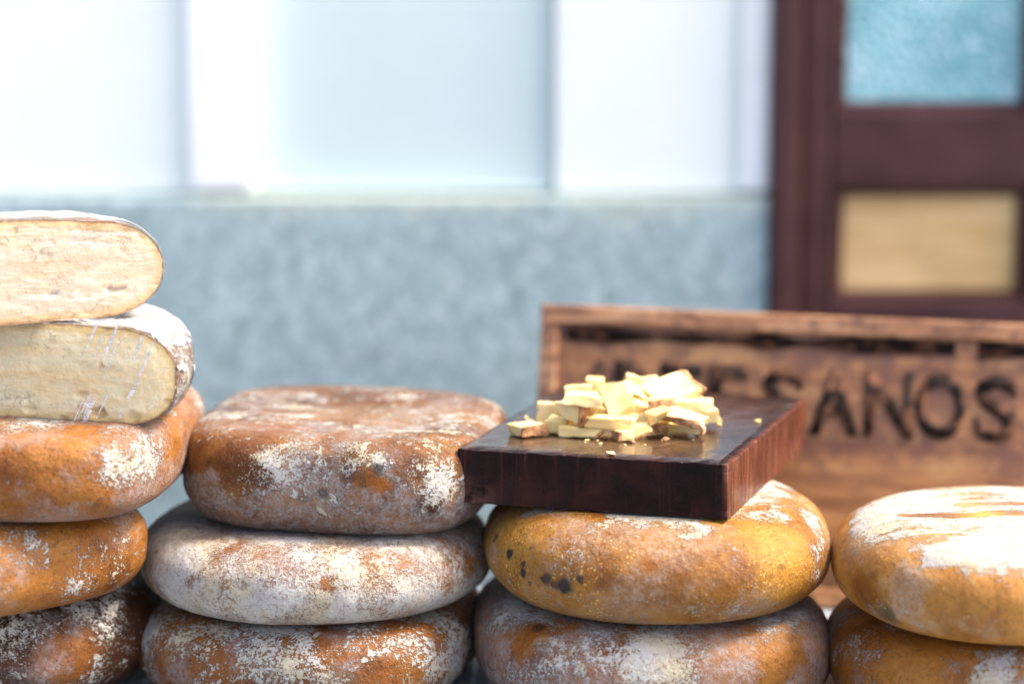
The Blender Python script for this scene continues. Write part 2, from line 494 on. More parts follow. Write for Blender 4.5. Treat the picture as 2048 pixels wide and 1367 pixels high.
ORANGE = dict(dark=(.17, .048, .010), mid=(.36, .122, .019), light=(.50, .20, .036))
BROWN = dict(dark=(.070, .023, .009), mid=(.22, .078, .019), light=(.46, .19, .042))

def make_wheel(name, label, x, y, z, Rr, H, group, geo, mat, tilt=(0, 0), stains=None):
    V, F, _ = wheel_geo(Rr, H, **geo)
    M = Matrix.Translation((x, y, z)) @ Euler((tilt[0], tilt[1], 0)).to_matrix().to_4x4()
    st = {}
    for key in ('mold_b', 'bloom_b', 'spots', 'tint', 'marks'):
        if stains and key in stains:
            st[key] = [(pick(V, M, u, v), r, w) for (u, v, r, w) in stains[key]]
    m = rind_mat(label[:40], H=H, **mat, **st)
    o = mesh_obj(name, V, F, m)
    o.location = (x, y, z); o.rotation_euler = (tilt[0], tilt[1], 0)
    tag(o, label, 'cheese', group)
    return o

GR = 'whole cheese wheels piled in stacks on the table'
Zc = CZ
AMB = (.36, .135, .020)
# stack beside the left edge, under the halves (top, middle, bottom)
make_wheel('round_cheese', 'orange cheese wheel with a big white mould patch, directly under the two wrapped halves', -.389, 1.838, Zc - .4374, .142, .0685, GR,
           dict(n=3.9, rot=R(-6), c=.037, m=2.5, mt=2.9, dome=.001, seed=3, ax=.985, ay=1.0, amp=.0034), dict(seed=3, mold_cov=.22, bloom_cov=.62, low=(.05, .50, .10), rough=.40, **ORANGE),
           stains=dict(mold_b=[(262, 915, .036, .13), (300, 950, .030, .09), (225, 905, .022, .08), (110, 838, .05, .08), (40, 838, .04, .07), (330, 880, .035, .10), (150, 960, .055, -.16), (60, 930, .05, -.16), (60, 1020, .03, .06), (240, 1010, .04, .05)],
                       bloom_b=[(150, 950, .05, -.12), (200, 870, .04, -.08), (330, 850, .05, .06)]))
make_wheel('round_cheese', 'bright orange cheese wheel with small white flecks, just above the dark brown wheel', -.420, 1.800, Zc - .5075, .124, .0700, GR,
           dict(n=3.2, rot=R(38), c=.042, m=2.5, dome=.001, seed=5), dict(seed=5, mold_cov=.22, bloom_cov=.30, flakes=.0, rough=.36, soft=.04, dark=(.16, .050, .010), mid=(.38, .135, .020), light=(.50, .205, .035)),
           stains=dict(mold_b=[(168, 1180, .018, .17), (60, 1105, .028, .13), (20, 1090, .03, .12), (185, 1110, .016, .14), (100, 1200, .022, .12), (45, 1145, .008, .18), (104, 1128, .008, .20), (95, 1158, .03, -.16), (20, 1190, .03, .06)]))
make_wheel('round_cheese', 'dark brown cheese wheel sprinkled with white specks, lowest under the two wrapped halves', -.417, 1.875, Zc - .5945, .140, .0870, GR,
           dict(n=2.5, rot=R(10), c=.050, m=2.2, dome=.001, seed=8), dict(seed=8, mold_cov=.22, bloom_cov=.22, flakes=.35, rough=.40, dark=(.035, .011, .006), mid=(.085, .026, .009), light=(.17, .055, .013)),
           stains=dict(mold_b=[(60, 1260, .04, .07), (200, 1240, .05, .05), (120, 1310, .035, -.2)], tint=[(150, 1320, .040, (.34, .115, .018))]))
# stack with the bare square wheel on top
make_wheel('round_cheese', 'squarish brown cheese wheel with grey and white mould, uncovered and left of the chopping board', -.1315, 1.893, Zc - .466, .1235, .0765, GR,
           dict(n=3.5, rot=R(-8), c=.034, m=2.2, mt=3.3, dents=((-.03, .02, .03, .0012), (.05, -.04, .022, .0014), (.01, -.06, .03, .0012)), dome=-.0015, seed=11, amp=.0042), dict(seed=11, mold_cov=.20, bloom_cov=.44, low=(.10, .72, .26), flakes=.30, rough=.38, bloom=(.46, .42, .40), top=(.86, 1.0, .035), streak=1.0, **BROWN),
           tilt=(0, R(1.0)),
           stains=dict(mold_b=[(715, 905, .022, .15), (770, 915, .015, .14), (865, 950, .024, .18), (900, 965, .016, .12), (545, 905, .012, .14), (510, 905, .007, .16), (620, 940, .012, .08), (600, 985, .014, .12), (540, 935, .012, .14), (560, 955, .015, .08), (635, 905, .008, .14), (700, 960, .02, .02), (450, 900, .030, -.2), (760, 975, .020, -.2), (670, 1040, .014, -.16), (640, 800, .05, .05), (900, 850, .05, .08)],
                       bloom_b=[(440, 895, .034, -.22), (840, 905, .024, -.10), (745, 980, .016, -.26), (660, 1030, .012, -.26), (520, 1040, .012, -.24), (720, 1045, .010, -.2), (700, 940, .02, -.10), (880, 1010, .016, -.24), (560, 1010, .04, .10)],
                       tint=[(748, 980, .012, (.44, .14, .016)), (640, 820, .055, (.40, .20, .085)), (800, 830, .06, (.40, .21, .09)), (720, 860, .045, (.34, .15, .05)), (690, 935, .010, (.10, .030, .010)), (600, 1005, .010, (.12, .034, .010)), (835, 925, .014, (.11, .032, .010)), (780, 1010, .010, (.16, .05, .012)), (520, 850, .04, (.30, .12, .04)), (470, 900, .03, (.13, .040, .010)), (520, 940, .02, (.09, .028, .011)), (870, 1010, .020, (.05, .018, .008)), (760, 925, .010, (.045, .018, .008))],  # very dark tint at lower right paints the board's shadow; others are rind tones
                       spots=[(758, 925, .006, .7), (640, 985, .006, .6)]))
make_wheel('round_cheese', 'pale cheese wheel almost covered in white mould, under the squarish brown wheel', -.1555, 1.868, Zc - .5275, .1400, .0620, GR,
           dict(n=2.25, rot=R(5), c=.046, m=2.2, dome=.0, seed=14, amp=.0034), dict(seed=14, mold_cov=.72, bloom_cov=.60, low=(.0, .5, .08), rough=.40, mold=(.66, .63, .575), fine=.8, soft=.085, dark=(.16, .05, .015), mid=(.32, .115, .022), light=(.42, .17, .04)),
           stains=dict(mold_b=[(860, 1125, .026, -.17), (900, 1095, .03, -.15), (800, 1110, .02, -.12), (700, 1090, .035, -.11), (525, 1120, .022, -.12), (590, 1130, .02, -.10), (660, 1160, .010, -.20), (690, 1168, .008, -.2), (925, 1160, .02, -.10), (385, 1150, .008, -.2), (350, 1100, .04, .10), (330, 1150, .05, .08), (470, 1040, .03, -.06), (840, 1180, .03, .10), (600, 1185, .04, .10), (720, 1200, .04, .08)]))
make_wheel('round_cheese', 'orange brown cheese wheel with broken white mould flakes, below the pale white wheel', -.1565, 1.860, Zc - .5945, .1295, .0668, GR,
           dict(n=2.9, rot=R(-12), c=.042, m=2.5, dome=.0, seed=18, amp=.0034), dict(seed=18, mold_cov=.42, bloom_cov=.42, flakes=.40, rough=.37, soft=.04, dark=(.13, .038, .010), mid=(.30, .098, .017), light=(.42, .155, .028)),
           stains=dict(mold_b=[(420, 1335, .03, -.18), (330, 1340, .03, -.16), (395, 1300, .022, .12), (350, 1270, .02, .10), (580, 1270, .012, -.2), (660, 1260, .014, -.14), (720, 1335, .016, -.1), (850, 1300, .03, .10), (560, 1310, .04, .05), (780, 1280, .03, .06)]))
# stack under the board
make_wheel('round_cheese', 'golden cheese wheel with black mould spots and a white top, carrying the chopping board', .1135, 1.825, Zc - .5185, .1350, .0790, GR,
           dict(n=2.2, rot=R(0), c=.056, m=2.15, dome=.0, seed=21, amp=.0020), dict(seed=21, mold_cov=.12, bloom_cov=.46, grains=.40, rough=.42, fine=.8, low=(.0, .18, .06), top=(.90, 1.0, .24), streak=.6, bloom=(.54, .37, .25), dark=(.28, .098, .013), mid=(.46, .19, .026), light=(.60, .31, .052)),
           stains=dict(bloom_b=[(1190, 1075, .035, .13), (1250, 1090, .04, .12), (1330, 1100, .03, .10), (1340, 1175, .03, .07), (1080, 1110, .03, -.05), (1290, 1120, .014, -.18), (1160, 1110, .025, -.10), (1570, 1080, .05, -.16)],
                       mold_b=[(1545, 1035, .04, -.12), (1500, 1045, .03, -.12), (1640, 1060, .02, .16), (1290, 1060, .03, -.15), (1100, 1035, .04, -.3), (1000, 1060, .04, -.3)],
                       tint=[(1560, 1085, .045, (.62, .30, .045)), (1290, 1122, .012, (.40, .12, .012)), (1400, 1060, .02, (.40, .12, .012))],  # large golden tint paints the sunlit right front; the others are rind colour
                       spots=[(1008, 1110, .0060, .97), (1036, 1150, .0054, .95), (1040, 1132, .0034, .9), (1088, 1162, .0066, .85), (1117, 1169, .0085, .92), (1104, 1180, .005, .7), (1074, 1155, .0032, .8), (1150, 1161, .0042, .8), (980, 1070, .005, .7), (1055, 1170, .003, .7), (1573, 1135, .0040, .5)]))
make_wheel('round_cheese', 'rosy grey bloomed cheese wheel with orange patches, below the golden spotted wheel', .1075, 1.832, Zc - .5945, .1375, .0765, GR,
           dict(n=2.8, rot=R(8), c=.044, m=2.5, dome=.0, seed=25, amp=.0034), dict(seed=25, mold_cov=.32, bloom_cov=.80, rough=.42, bloom=(.48, .41, .385), soft=.06, top=(.78, 1.0, .08), **ORANGE),
           stains=dict(bloom_b=[(1035, 1262, .028, -.24), (1290, 1248, .020, -.20), (1550, 1290, .050, -.17), (1450, 1300, .03, -.10), (1130, 1240, .018, -.15), (1090, 1310, .008, -.15), (1000, 1330, .05, .1)],
                       mold_b=[(1330, 1310, .035, .13), (1380, 1340, .04, .10), (1270, 1350, .03, .06), (1230, 1290, .03, .06), (1030, 1262, .03, -.2), (1550, 1290, .05, -.2), (1000, 1215, .03, .06)],
                       tint=[(1035, 1265, .026, (.38, .125, .012)), (1540, 1290, .05, (.44, .175, .03)), (1070, 1262, .01, (.50, .24, .03))],
                       spots=[(1075, 1245, .007, .7)]))
# stack at the right edge
make_wheel('round_cheese', 'tan cheese wheel with a flat chalk white top, beside the golden wheel', .3805, 1.772, Zc - .5185, .1375, .0745, GR,
           dict(n=2.25, rot=R(0), c=.052, m=2.2, ax=1.0, ay=.95, dome=.002, seed=31, amp=.0022), dict(seed=31, mold_cov=.10, bloom_cov=.34, grains=.12, rough=.36, fine=.7, top=(.74, .98, .27), streak=1.0, bloom=(.74, .54, .37), dark=(.50, .20, .036), mid=(.80, .355, .070), light=(.92, .48, .13)),
           stains=dict(mold_b=[(1880, 1098, .016, .26), (1853, 1116, .011, .26), (1950, 1085, .03, .12), (2030, 1100, .04, .14), (1740, 1060, .03, .08), (1810, 1060, .03, -.12), (1830, 1019, .009, -.5), (1858, 1018, .013, -.7), (1892, 1019, .014, -.75), (1925, 1018, .012, -.6), (1950, 1019, .008, -.5), (2030, 1023, .016, -.7), (1950, 997, .012, -.5), (1985, 996, .014, -.6), (2025, 996, .014, -.6), (1780, 1035, .03, -.10)],
                       bloom_b=[(1780, 1200, .03, .14), (1810, 1140, .03, .12), (1800, 1110, .025, .10), (1930, 1130, .03, .06), (1870, 1200, .04, -.10), (1720, 1200, .03, -.12), (1980, 1275, .04, .10)],
                       tint=[(1890, 1019, .034, (.30, .15, .09)), (1840, 1019, .025, (.30, .15, .09)), (2000, 996, .03, (.30, .15, .09)), (2035, 1023, .02, (.36, .17, .09)), (1725, 1190, .030, (.30, .095, .008)), (1765, 1235, .014, (.16, .12, .07)), (1780, 1055, .03, (.36, .19, .06)), (1935, 1143, .0055, (.70, .42, .14))],
                       marks=[(2042, 1010, .011, (.10, .27, .25)), (2010, 1017, .004, (.16, .22, .25)), (1985, 1017, .003, (.16, .22, .25))]))
make_wheel('round_cheese', 'glossy orange cheese wheel with pinkish bloom, below the chalk topped wheel', .372, 1.782, Zc - .5945, .1315, .0765, GR,
           dict(n=2.3, rot=R(0), c=.050, m=2.3, dome=.0, seed=36, amp=.0024), dict(seed=36, mold_cov=.28, bloom_cov=.38, rough=.30, dark=(.24, .070, .010), mid=(.44, .145, .018), light=(.60, .24, .036)),
           stains=dict(mold_b=[(2000, 1330, .035, .16), (1960, 1350, .02, .12), (1880, 1320, .012, .10), (1780, 1310, .04, -.2)], bloom_b=[(1990, 1320, .05, .14), (1730, 1340, .02, .10), (1790, 1300, .04, -.2), (1880, 1300, .03, .04)]))

# ------------------------------------------------------------------ wrapped half wheels
def paste_mat(name, seed, base, warm, edgecol, holes=.06):
    s = NT(name); p = s.obj()
    P = s.off(p, (seed, seed * 2.3, seed * .7))
    st = s.noise(s.scale(P, (9, 9, 55)), 1.6, 9, .66, dist=.5); n2 = s.noise(P, 28, 7, .6); nf = s.noise(P, 210, 5, .68)
    c = s.mix(s.step(st, .36, .64), base, warm)
    c = s.mix(s.step(n2, .50, .70, 0, .8), c, tuple(min(.92, x * 1.10) for x in base))
    c = s.mix(s.step(nf, .55, .72, 0, .45), c, tuple(x * .82 for x in warm))
    lines = s.step(s.noise(s.scale(P, (10, 10, 420)), 1.0, 3, .6),   .55, .68, 0, .32)
    c = s.mix(lines, c, tuple(x * y for x, y in zip(warm, (.92, .84, .66))))
    pit = s.step(s.noise(s.scale(P, (70, 70, 110)), 1.0, 6, .72), .57, .66, 0, .55)
    c = s.mix(pit, c, tuple(x * y for x, y in zip(warm, (.82, .70, .48))))
    at = s.node('ShaderNodeAttribute', attribute_name='edge').outputs['Fac']
    a2 = s.math('ADD', at, s.math('MULTIPLY', s.math('SUBTRACT', s.noise(P, 40, 8, .68), .5), .011))
    c = s.mix(s.step(a2, .0018, .0090, .85, 0), c, edgecol)
    c = s.mix(s.step(a2, .0002, .0024, .9, 0), c, (.42, .21, .07))
    # eyes and crumbly cracks
    vd = s.node('ShaderNodeTexVoronoi', {'Vector': s.vec('ADD', P, s.vec('SCALE', s.noise(P, 90, 3, .6, color=True), .010)), 'Scale': 62.0})
    keep = s.step(s.xyz(vd.outputs['Color'])[0], 1 - holes, 1 - holes + .01)
    eye = s.math('MULTIPLY', keep, s.step(vd.outputs['Distance'], .10, .26, 1, 0))
    crk = s.math('MULTIPLY', s.step(s.math('ABSOLUTE', s.math('SUBTRACT', s.noise(P, 50, 9, .68), .5)), .0, .014, 1, 0), s.step(s.noise(s.off(P, (3, 3, 3)), 18, 3, .6), .50, .60))
    e = s.math('MAXIMUM', eye, s.math('MULTIPLY', crk, .40))
    c = s.mix(s.math('MULTIPLY', e, .75), c, (.58, .38, .14))
    h = s.math('SUBTRACT', s.math('ADD', s.math('MULTIPLY', nf, .5), s.math('MULTIPLY', st, .6)), s.math('MULTIPLY', e, .5))
    return s.pbr(color=c, rough=.55, normal=s.bump(h, .9, .0022), spec=.3, sss=.08, ssss=.004)

def film_mat(name, cloud, ang=.45, x0=.05, sa=.8):
    s = NT(name); p = s.obj()
    wr = s.noise(s.scale(p, (1, 1.6, 1)), 38, 6, .62, dist=1.2)
    wv = s.noise(s.scale(p, (30, 60, 160)), 1.0, 4, .6, dist=.8)
    rid = s.math('ABSOLUTE', s.math('SUBTRACT', s.noise(s.scale(p, (1, 2.2, 2.5)), 30, 5, .62, dist=1.6), .5))
    h = s.math('ADD', s.math('MULTIPLY', rid, -2.0), s.math('ADD', wr, s.math('MULTIPLY', wv, .4)))
    nrm = s.bump(h, 1.0, .006)
    fr = s.node('ShaderNodeFresnel', {'IOR': 1.5, 'Normal': nrm}).outputs[0]
    fr = s.math('ADD', s.math('MULTIPLY', fr, .42), .005, clamp=True)
    gl = s.node('ShaderNodeBsdfGlossy', {'Roughness': .16, 'Normal': nrm}).outputs[0]
    tr = s.node('ShaderNodeBsdfTransparent', {'Color': (1, 1, 1, 1)}).outputs[0]
    df = s.node('ShaderNodeBsdfTranslucent', {'Color': (.9, .9, .9, 1)}).outputs[0]
    di = s.node('ShaderNodeBsdfDiffuse', {'Color': (.97, .96, .94, 1), 'Normal': nrm}).outputs[0]
    up = s.xyz(s.node('ShaderNodeNewGeometry').outputs['Normal'])[2]
    ck = s.math('MULTIPLY', s.step(up, .25, .75, .03, 1), s.step(s.noise(s.scale(p, (1, 2, 2)), 42, 8, .68, dist=1.0), .38, .64, .05, cloud))
    # film glints painted as diffuse white lines along thin creases
    cr = s.math('MULTIPLY', s.step(rid, .0, .012, .85, 0), s.step(up, .0, .6, .22, 1))
    ck = s.math('MAXIMUM', ck, s.math('MULTIPLY', cr, .6))
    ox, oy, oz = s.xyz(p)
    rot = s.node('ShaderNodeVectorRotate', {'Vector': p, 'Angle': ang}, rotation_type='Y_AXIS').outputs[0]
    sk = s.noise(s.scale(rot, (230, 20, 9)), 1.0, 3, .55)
    sm_ = s.math('MULTIPLY', s.step(sk, .53, .61, 0, .95), s.step(s.math('ADD', ox, s.math('MULTIPLY', s.math('SUBTRACT', s.noise(p, 30, 3, .6), .5), .08)), x0, x0 + .05))  # slanted streaks: film highlights painted as diffuse white
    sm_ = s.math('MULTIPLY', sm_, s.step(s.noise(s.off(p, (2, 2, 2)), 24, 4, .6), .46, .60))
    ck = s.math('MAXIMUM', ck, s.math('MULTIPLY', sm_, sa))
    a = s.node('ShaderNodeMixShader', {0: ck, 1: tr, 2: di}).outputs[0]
    b = s.node('ShaderNodeMixShader', {0: fr, 1: a, 2: gl}).outputs[0]
    s.t.links.new(b, s.out.inputs[0])
    return s.m

def half_wheel(label, loc, yaw, tilt, Rr, H, c, m, dome, seed, paste, rmat, cloud, ay=1.0, tails=(), foldlines=()):
    root = empty('half_cheese', loc, (tilt[0], tilt[1], yaw))
    tag(root, label, 'cheese', 'wrapped half cheese wheels')
    kw = dict(n=2.15, c=c, m=m, dome=dome, seed=seed, amp=.0030, ay=ay, bdome=.0)
    V, F, pts = wheel_geo(Rr, H, th0=0.0, th1=math.pi, nth=120, **kw)
    mesh_obj('rind', V, F, rmat, root)
    # the cut face: rows between the two ends of the profile
    cor = [q for q in pts if q[0] > 1e-6]
    i0 = 0
    rows = []
    full = [q for q in pts]
    # z limits as a function of |x|
    nx, nz = 220, 60
    rr = [q[0] for q in full]; imax = max(range(len(full)), key=lambda i: rr[i])
    lo = full[:imax + 1]; hi = full[imax:][::-1]
    def lim(tab, x):
        return float(np.interp(x, [q[0] for q in tab], [q[1] for q in tab]))
    FV = []; FF = []; E = []
    for i in range(nx + 1):
        a = -math.pi / 2 + math.pi * i / nx
        x = Rr * math.sin(a) * .99995
        z0, z1 = lim(lo, abs(x)), lim(hi, abs(x))
        for j in range(nz + 1):
            t = .5 - .5 * math.cos(math.pi * j / nz)
            z = z0 + (z1 - z0) * t
            dz = min(z - z0, z1 - z); dxr = Rr - abs(x)
            # distance to the outline
            e = min(dz, dxr * 1.0)
            for (r_, z_) in pts[::3]:
                dd = math.hypot(abs(x) - r_, z - z_)
                if dd < e: e = dd
            q = Vector((x * 20, z * 45, seed))
            b = (.0006 * mn.noise(q) + .0004 * mn.noise(q * 3.1) + .0004 * mn.noise(q * 8)) * min(1, e / .004)
            q2 = mn.noise(Vector((x * 55, z * 70, seed + 5)))
            if q2 > .38 and z < H * .30: b += (q2 - .38) * .016 * min(1, e / .003)   # crumbled bits near the base
            FV.append((x, b + .0004, z)); E.append(e)
    for i in range(nx):
        for j in range(nz):
            k = i * (nz + 1) + j
            FF.append((k, k + nz + 1, k + nz + 2, k + 1))
    fo = mesh_obj('cut_face', FV, FF, paste, root)
    at = fo.data.attributes.new('edge', 'FLOAT', 'POINT'); at.data.foreach_set('value', E)
    # stretched film: one skin round rind and cut face
    kw2 = dict(kw); kw2['c'] = c + .001
    V2, F2, pts2 = wheel_geo(Rr + .0014, H + .0026, th0=0.0, th1=math.pi, nth=150, **kw2)
    V2 = [Vector((v[0], v[1], v[2] - .0009)) for v in V2]
    VV = []
    for v in V2:
        w = .0012 * mn.noise(Vector((v.x * 60, v.y * 90, v.z * 30 + seed))) + .0008 * abs(mn.noise(Vector((v.x * 40, v.y * 130, v.z * 20))))
        k = 1 + w / .12
        VV.append(Vector((v.x * k, v.y * k, v.z + (max(w, -.0006) if v.z > H * .6 else 0))))
    FF2 = [f for f in F2]
    b0 = len(VV)
    for (x, y, z) in FV:
        sx = 1 + .0014 / Rr; zz = z * (H + .0026) / H - .0009
        w = .0006 * mn.noise(Vector((x * 30, z * 30, seed * 3)))
        VV.append(Vector((x * sx, -.0022 + w, zz)))
    FF2 += [tuple(k + b0 for k in f) for f in FF]
    for (x, y, z, ln, wd, dx, dz) in tails:     # loose ends of film
        n0 = len(VV); n = 7
        for q in range(n + 1):
            t = q / n
            for e_ in (-1, 1):
                VV.append(Vector((x + dx * t + .002 * math.sin(t * 7 + x * 90) + e_ * .0016 * (1 - t * .5), y + e_ * wd * (1 - .6 * t) + .002 * math.sin(5 * t), z - dz * t + .003 * math.sin(t * 3))))
        for q in range(n):
            FF2.append((n0 + 2 * q, n0 + 2 * q + 1, n0 + 2 * q + 3, n0 + 2 * q + 2))
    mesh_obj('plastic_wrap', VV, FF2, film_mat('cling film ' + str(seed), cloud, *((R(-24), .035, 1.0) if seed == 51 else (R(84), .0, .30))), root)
    return root

pm_low = paste_mat('pale straw paste', 2, (.97, .85, .56), (.94, .74, .40), (.78, .55, .20), .12)
pm_up = paste_mat('pale cream paste', 7, (.76, .62, .46), (.72, .54, .345), (.66, .42, .17), .10)
rm_low = rind_mat('half rind lower', 41, mold_cov=.50, bloom_cov=.6, H=.073, top=(.7, .95, .12), **BROWN)
rm_up = rind_mat('half rind upper', 44, mold_cov=.36, bloom_cov=.7, H=.073, top=(.6, .95, .03), dark=(.2, .09, .04), mid=(.36, .18, .08), light=(.5, .27, .13))
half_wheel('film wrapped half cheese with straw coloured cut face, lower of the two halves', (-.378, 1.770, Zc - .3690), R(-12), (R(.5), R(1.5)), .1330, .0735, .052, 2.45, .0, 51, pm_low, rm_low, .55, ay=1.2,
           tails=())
half_wheel('film wrapped half cheese with bright cream cut face, upper of the two halves', (-.386, 1.748, Zc - .2975), R(17), (R(0), R(-2.2)), .1330, .0720, .050, 2.1, .006, 57, pm_up, rm_up, .5, ay=.9)

# ------------------------------------------------------------------ chopping board
BT = .0440
BZ = Zc - .4395                 # underside
FL = Vector((-.0425, 1.785)); FRc = Vector((.1592, 1.731))
BYAW = math.atan2(FRc.y - FL.y, FRc.x - FL.x); BW = (FRc - FL).length; BD = .262
def board_mat():
    s = NT('dark red mahogany'); p0 = s.obj(); x, y, z = s.xyz(p0)
    x = s.math('SUBTRACT', x, s.math('MULTIPLY', y, .075)); p = s.node('ShaderNodeCombineXYZ', {0: x, 1: y, 2: z}).outputs[0]
    g1 = s.noise(s.scale(p, (170, 3, 5)), 1.4, 9, .68, dist=.3)      # end grain: upright streaks on the ends
    g2 = s.noise(s.scale(p, (20, 2, 20)), 1.5, 7, .6, dist=.5)
    g3 = s.noise(s.scale(p, (420, 6, 9)), 1.0, 4, .65)
    c = s.ramp(g2, [(.34, (.004, .0015, .002)), (.5, (.011, .0030, .0035)), (.68, (.028, .007, .005))])
    c = s.mix(s.step(g1, .54, .70, 0, .75), c, (.062, .015, .010))
    c = s.mix(s.step(g1, .30, .44, .7, 0), c, (.010, .004, .005))
    # right flank: sunlit redder tone painted into the colour, with grain streaks
    rt = s.step(x, BW - .006, BW - .0015)
    fl = s.mix(s.step(s.noise(s.scale(p, (8, 190, 12)), 1.3, 6, .6), .38, .64), (.042, .011, .006), (.14, .040, .019))
    fl = s.mix(s.step(s.noise(s.scale(p, (9, 160, 14)), 1.3, 6, .7), .52, .70, 0, .55), fl, (.36, .17, .11))
    c = s.mix(s.math('MULTIPLY', rt, .85), c, fl)
    # worn ochre patch in the middle of the top, knife scratches
    cen = s.vec('DISTANCE', s.vec('ADD', s.scale(p, (1, .8, 0)), s.vec('SCALE', s.vec('SUBTRACT', s.noise(p, 26, 5, .6, color=True), (.5, .5, .5)), .05)), (BW * .45, .055, 0))
    top = s.step(z, BT - .0012, BT - .0002)
    wear = s.math('MULTIPLY', s.step(cen, .03, .095, .62, 0), top)
    c = s.mix(wear, c, (.12, .070, .030))
    sc = s.noise(s.scale(s.node('ShaderNodeVectorRotate', {'Vector': p, 'Angle': .6}).outputs[0], (900, 14, 14)), 1.0, 3, .6)
    c = s.mix(s.math('MULTIPLY', s.step(sc, .58, .68, 0, .6), top), c, (.25, .17, .13))
    c = s.mix(s.step(g3, .64, .74, 0, .5), c, (.13, .06, .045))
    # chipped, rubbed edges
    ex = s.math('MINIMUM', x, s.math('SUBTRACT', BW, x)); ez = s.math('MINIMUM', z, s.math('SUBTRACT', BT, z)); ey = s.math('MINIMUM', y, s.math('SUBTRACT', BD, y))
    def two(a, b): return s.math('MAXIMUM', a, b)
    ed = s.math('MINIMUM', s.math('MINIMUM', two(ex, ez), two(ey, ez)), two(ex, ey))
    ed = s.math('ADD', ed, s.math('MULTIPLY', s.math('SUBTRACT', s.noise(p, 90, 7, .7), .5), .012))
    c = s.mix(s.step(ed, -.0016, .0012, .55, 0), c, (.25, .115, .085))
    dust = s.step(s.noise(s.off(p, (3, 7, 1)), 190, 5, .75), .69, .77, 0, .5)
    c = s.mix(dust, c, (.55, .47, .42))
    bl = s.math('MULTIPLY', s.step(x, .0, .045, .55, 0), s.step(z, .004, .03, 1, 0))
    bl = s.math('MULTIPLY', bl, s.step(s.noise(s.scale(p, (1, 1, 1)), 60, 8, .7), .42, .62))
    c = s.mix(bl, c, (.20, .085, .07))
    h = s.math('ADD', s.math('ADD', s.math('MULTIPLY', g3, .5), g1), s.math('MULTIPLY', sc, .4))
    ro = s.step(s.noise(p, 40, 6, .65), .35, .65, .20, .34)
    return s.pbr(color=c, rough=ro, normal=s.bump(h, .10, .0008), spec=.18, coat=s.math('MULTIPLY', top, .55), coatr=.16)
def board():
    bm = bmesh.new()
    bm_box(bm, 0, BW, 0, BD, 0, BT, 0)
    bmesh.ops.subdivide_edges(bm, edges=bm.edges[:], cuts=24, use_grid_fill=True)
    for v in bm.verts:
        q = v.co
        onx = q.x < 1e-5 or q.x > BW - 1e-5; ony = q.y < 1e-5 or q.y > BD - 1e-5; onz = q.z < 1e-5 or q.z > BT - 1e-5
        k = onx + ony + onz
        d = .0004 * mn.noise(q * 60)
        if k >= 2:              # softened, slightly nicked edges
            r = .0012 + .0009 * mn.noise(q * 90) + .0010 * max(0, mn.noise(q * 230))
            if onx: q.x += r * (1 if q.x < BW / 2 else -1)
            if ony: q.y += r * (1 if q.y < BD / 2 else -1)
            if onz: q.z += r * (1 if q.z < BT / 2 else -1)
        else:
            q.z += d if onz else 0
    pass
    for v in bm.verts: v.co.x += .075 * v.co.y     # the board is not cut quite square
    o = bm_obj('chopping_board', bm, board_mat(), smooth=False)
    o.location = (FL.x, FL.y, BZ); o.rotation_euler = (0, 0, BYAW)
    for e in o.data.edges: pass
    tag(o, 'thick dark red wooden chopping board holding a heap of cheese samples', 'chopping board')
    return o
board()
TOPZ = BZ + BT

# ------------------------------------------------------------------ cheese samples on the board
def sample_mat():
    s = NT('pale yellow cheese'); p = s.obj()
    oi = s.node('ShaderNodeObjectInfo').outputs['Random']
    P = s.vec('ADD', p, s.vec('SCALE', s.node('ShaderNodeCombineXYZ', {0: oi, 1: oi, 2: oi}).outputs[0], 7.0))
    n = s.noise(P, 60, 5, .6); f = s.noise(P, 500, 4, .7)
    base = s.mix(oi, (.76, .54, .20), (.81, .66, .36))
    c = s.mix(s.step(n, .35, .68), base, (.78, .56, .19))
    e = s.node('ShaderNodeAttribute', attribute_name='tone').outputs['Fac']
    c = s.mix(s.step(e, .55, 1.0, 0, .8), c, (.70, .40, .10))
    c = s.mix(s.step(s.noise(P, 150, 2, .5), .74, .78, 0, .9), c, (.22, .12, .04))
    return s.pbr(color=c, rough=.48, normal=s.bump(s.math('ADD', f, n), .30, .0010), spec=.4, sss=.22, sssr=(1, .75, .35), ssss=.004)
def crust_mat():
    s = NT('brown cheese crust'); p = s.obj()
    n = s.noise(p, 130, 6, .68); f = s.noise(p, 600, 4, .7)
    c = s.ramp(n, [(.34, (.17, .065, .020)), (.5, (.42, .19, .065)), (.66, (.58, .34, .15))])
    c = s.mix(s.step(f, .55, .68, 0, .7), c, (.72, .56, .38))
    return s.pbr(color=c, rough=.7, normal=s.bump(s.math('ADD', n, f), .7, .0014))
SM, CM = sample_mat(), crust_mat()
GS = 'cheese samples heaped on the chopping board'

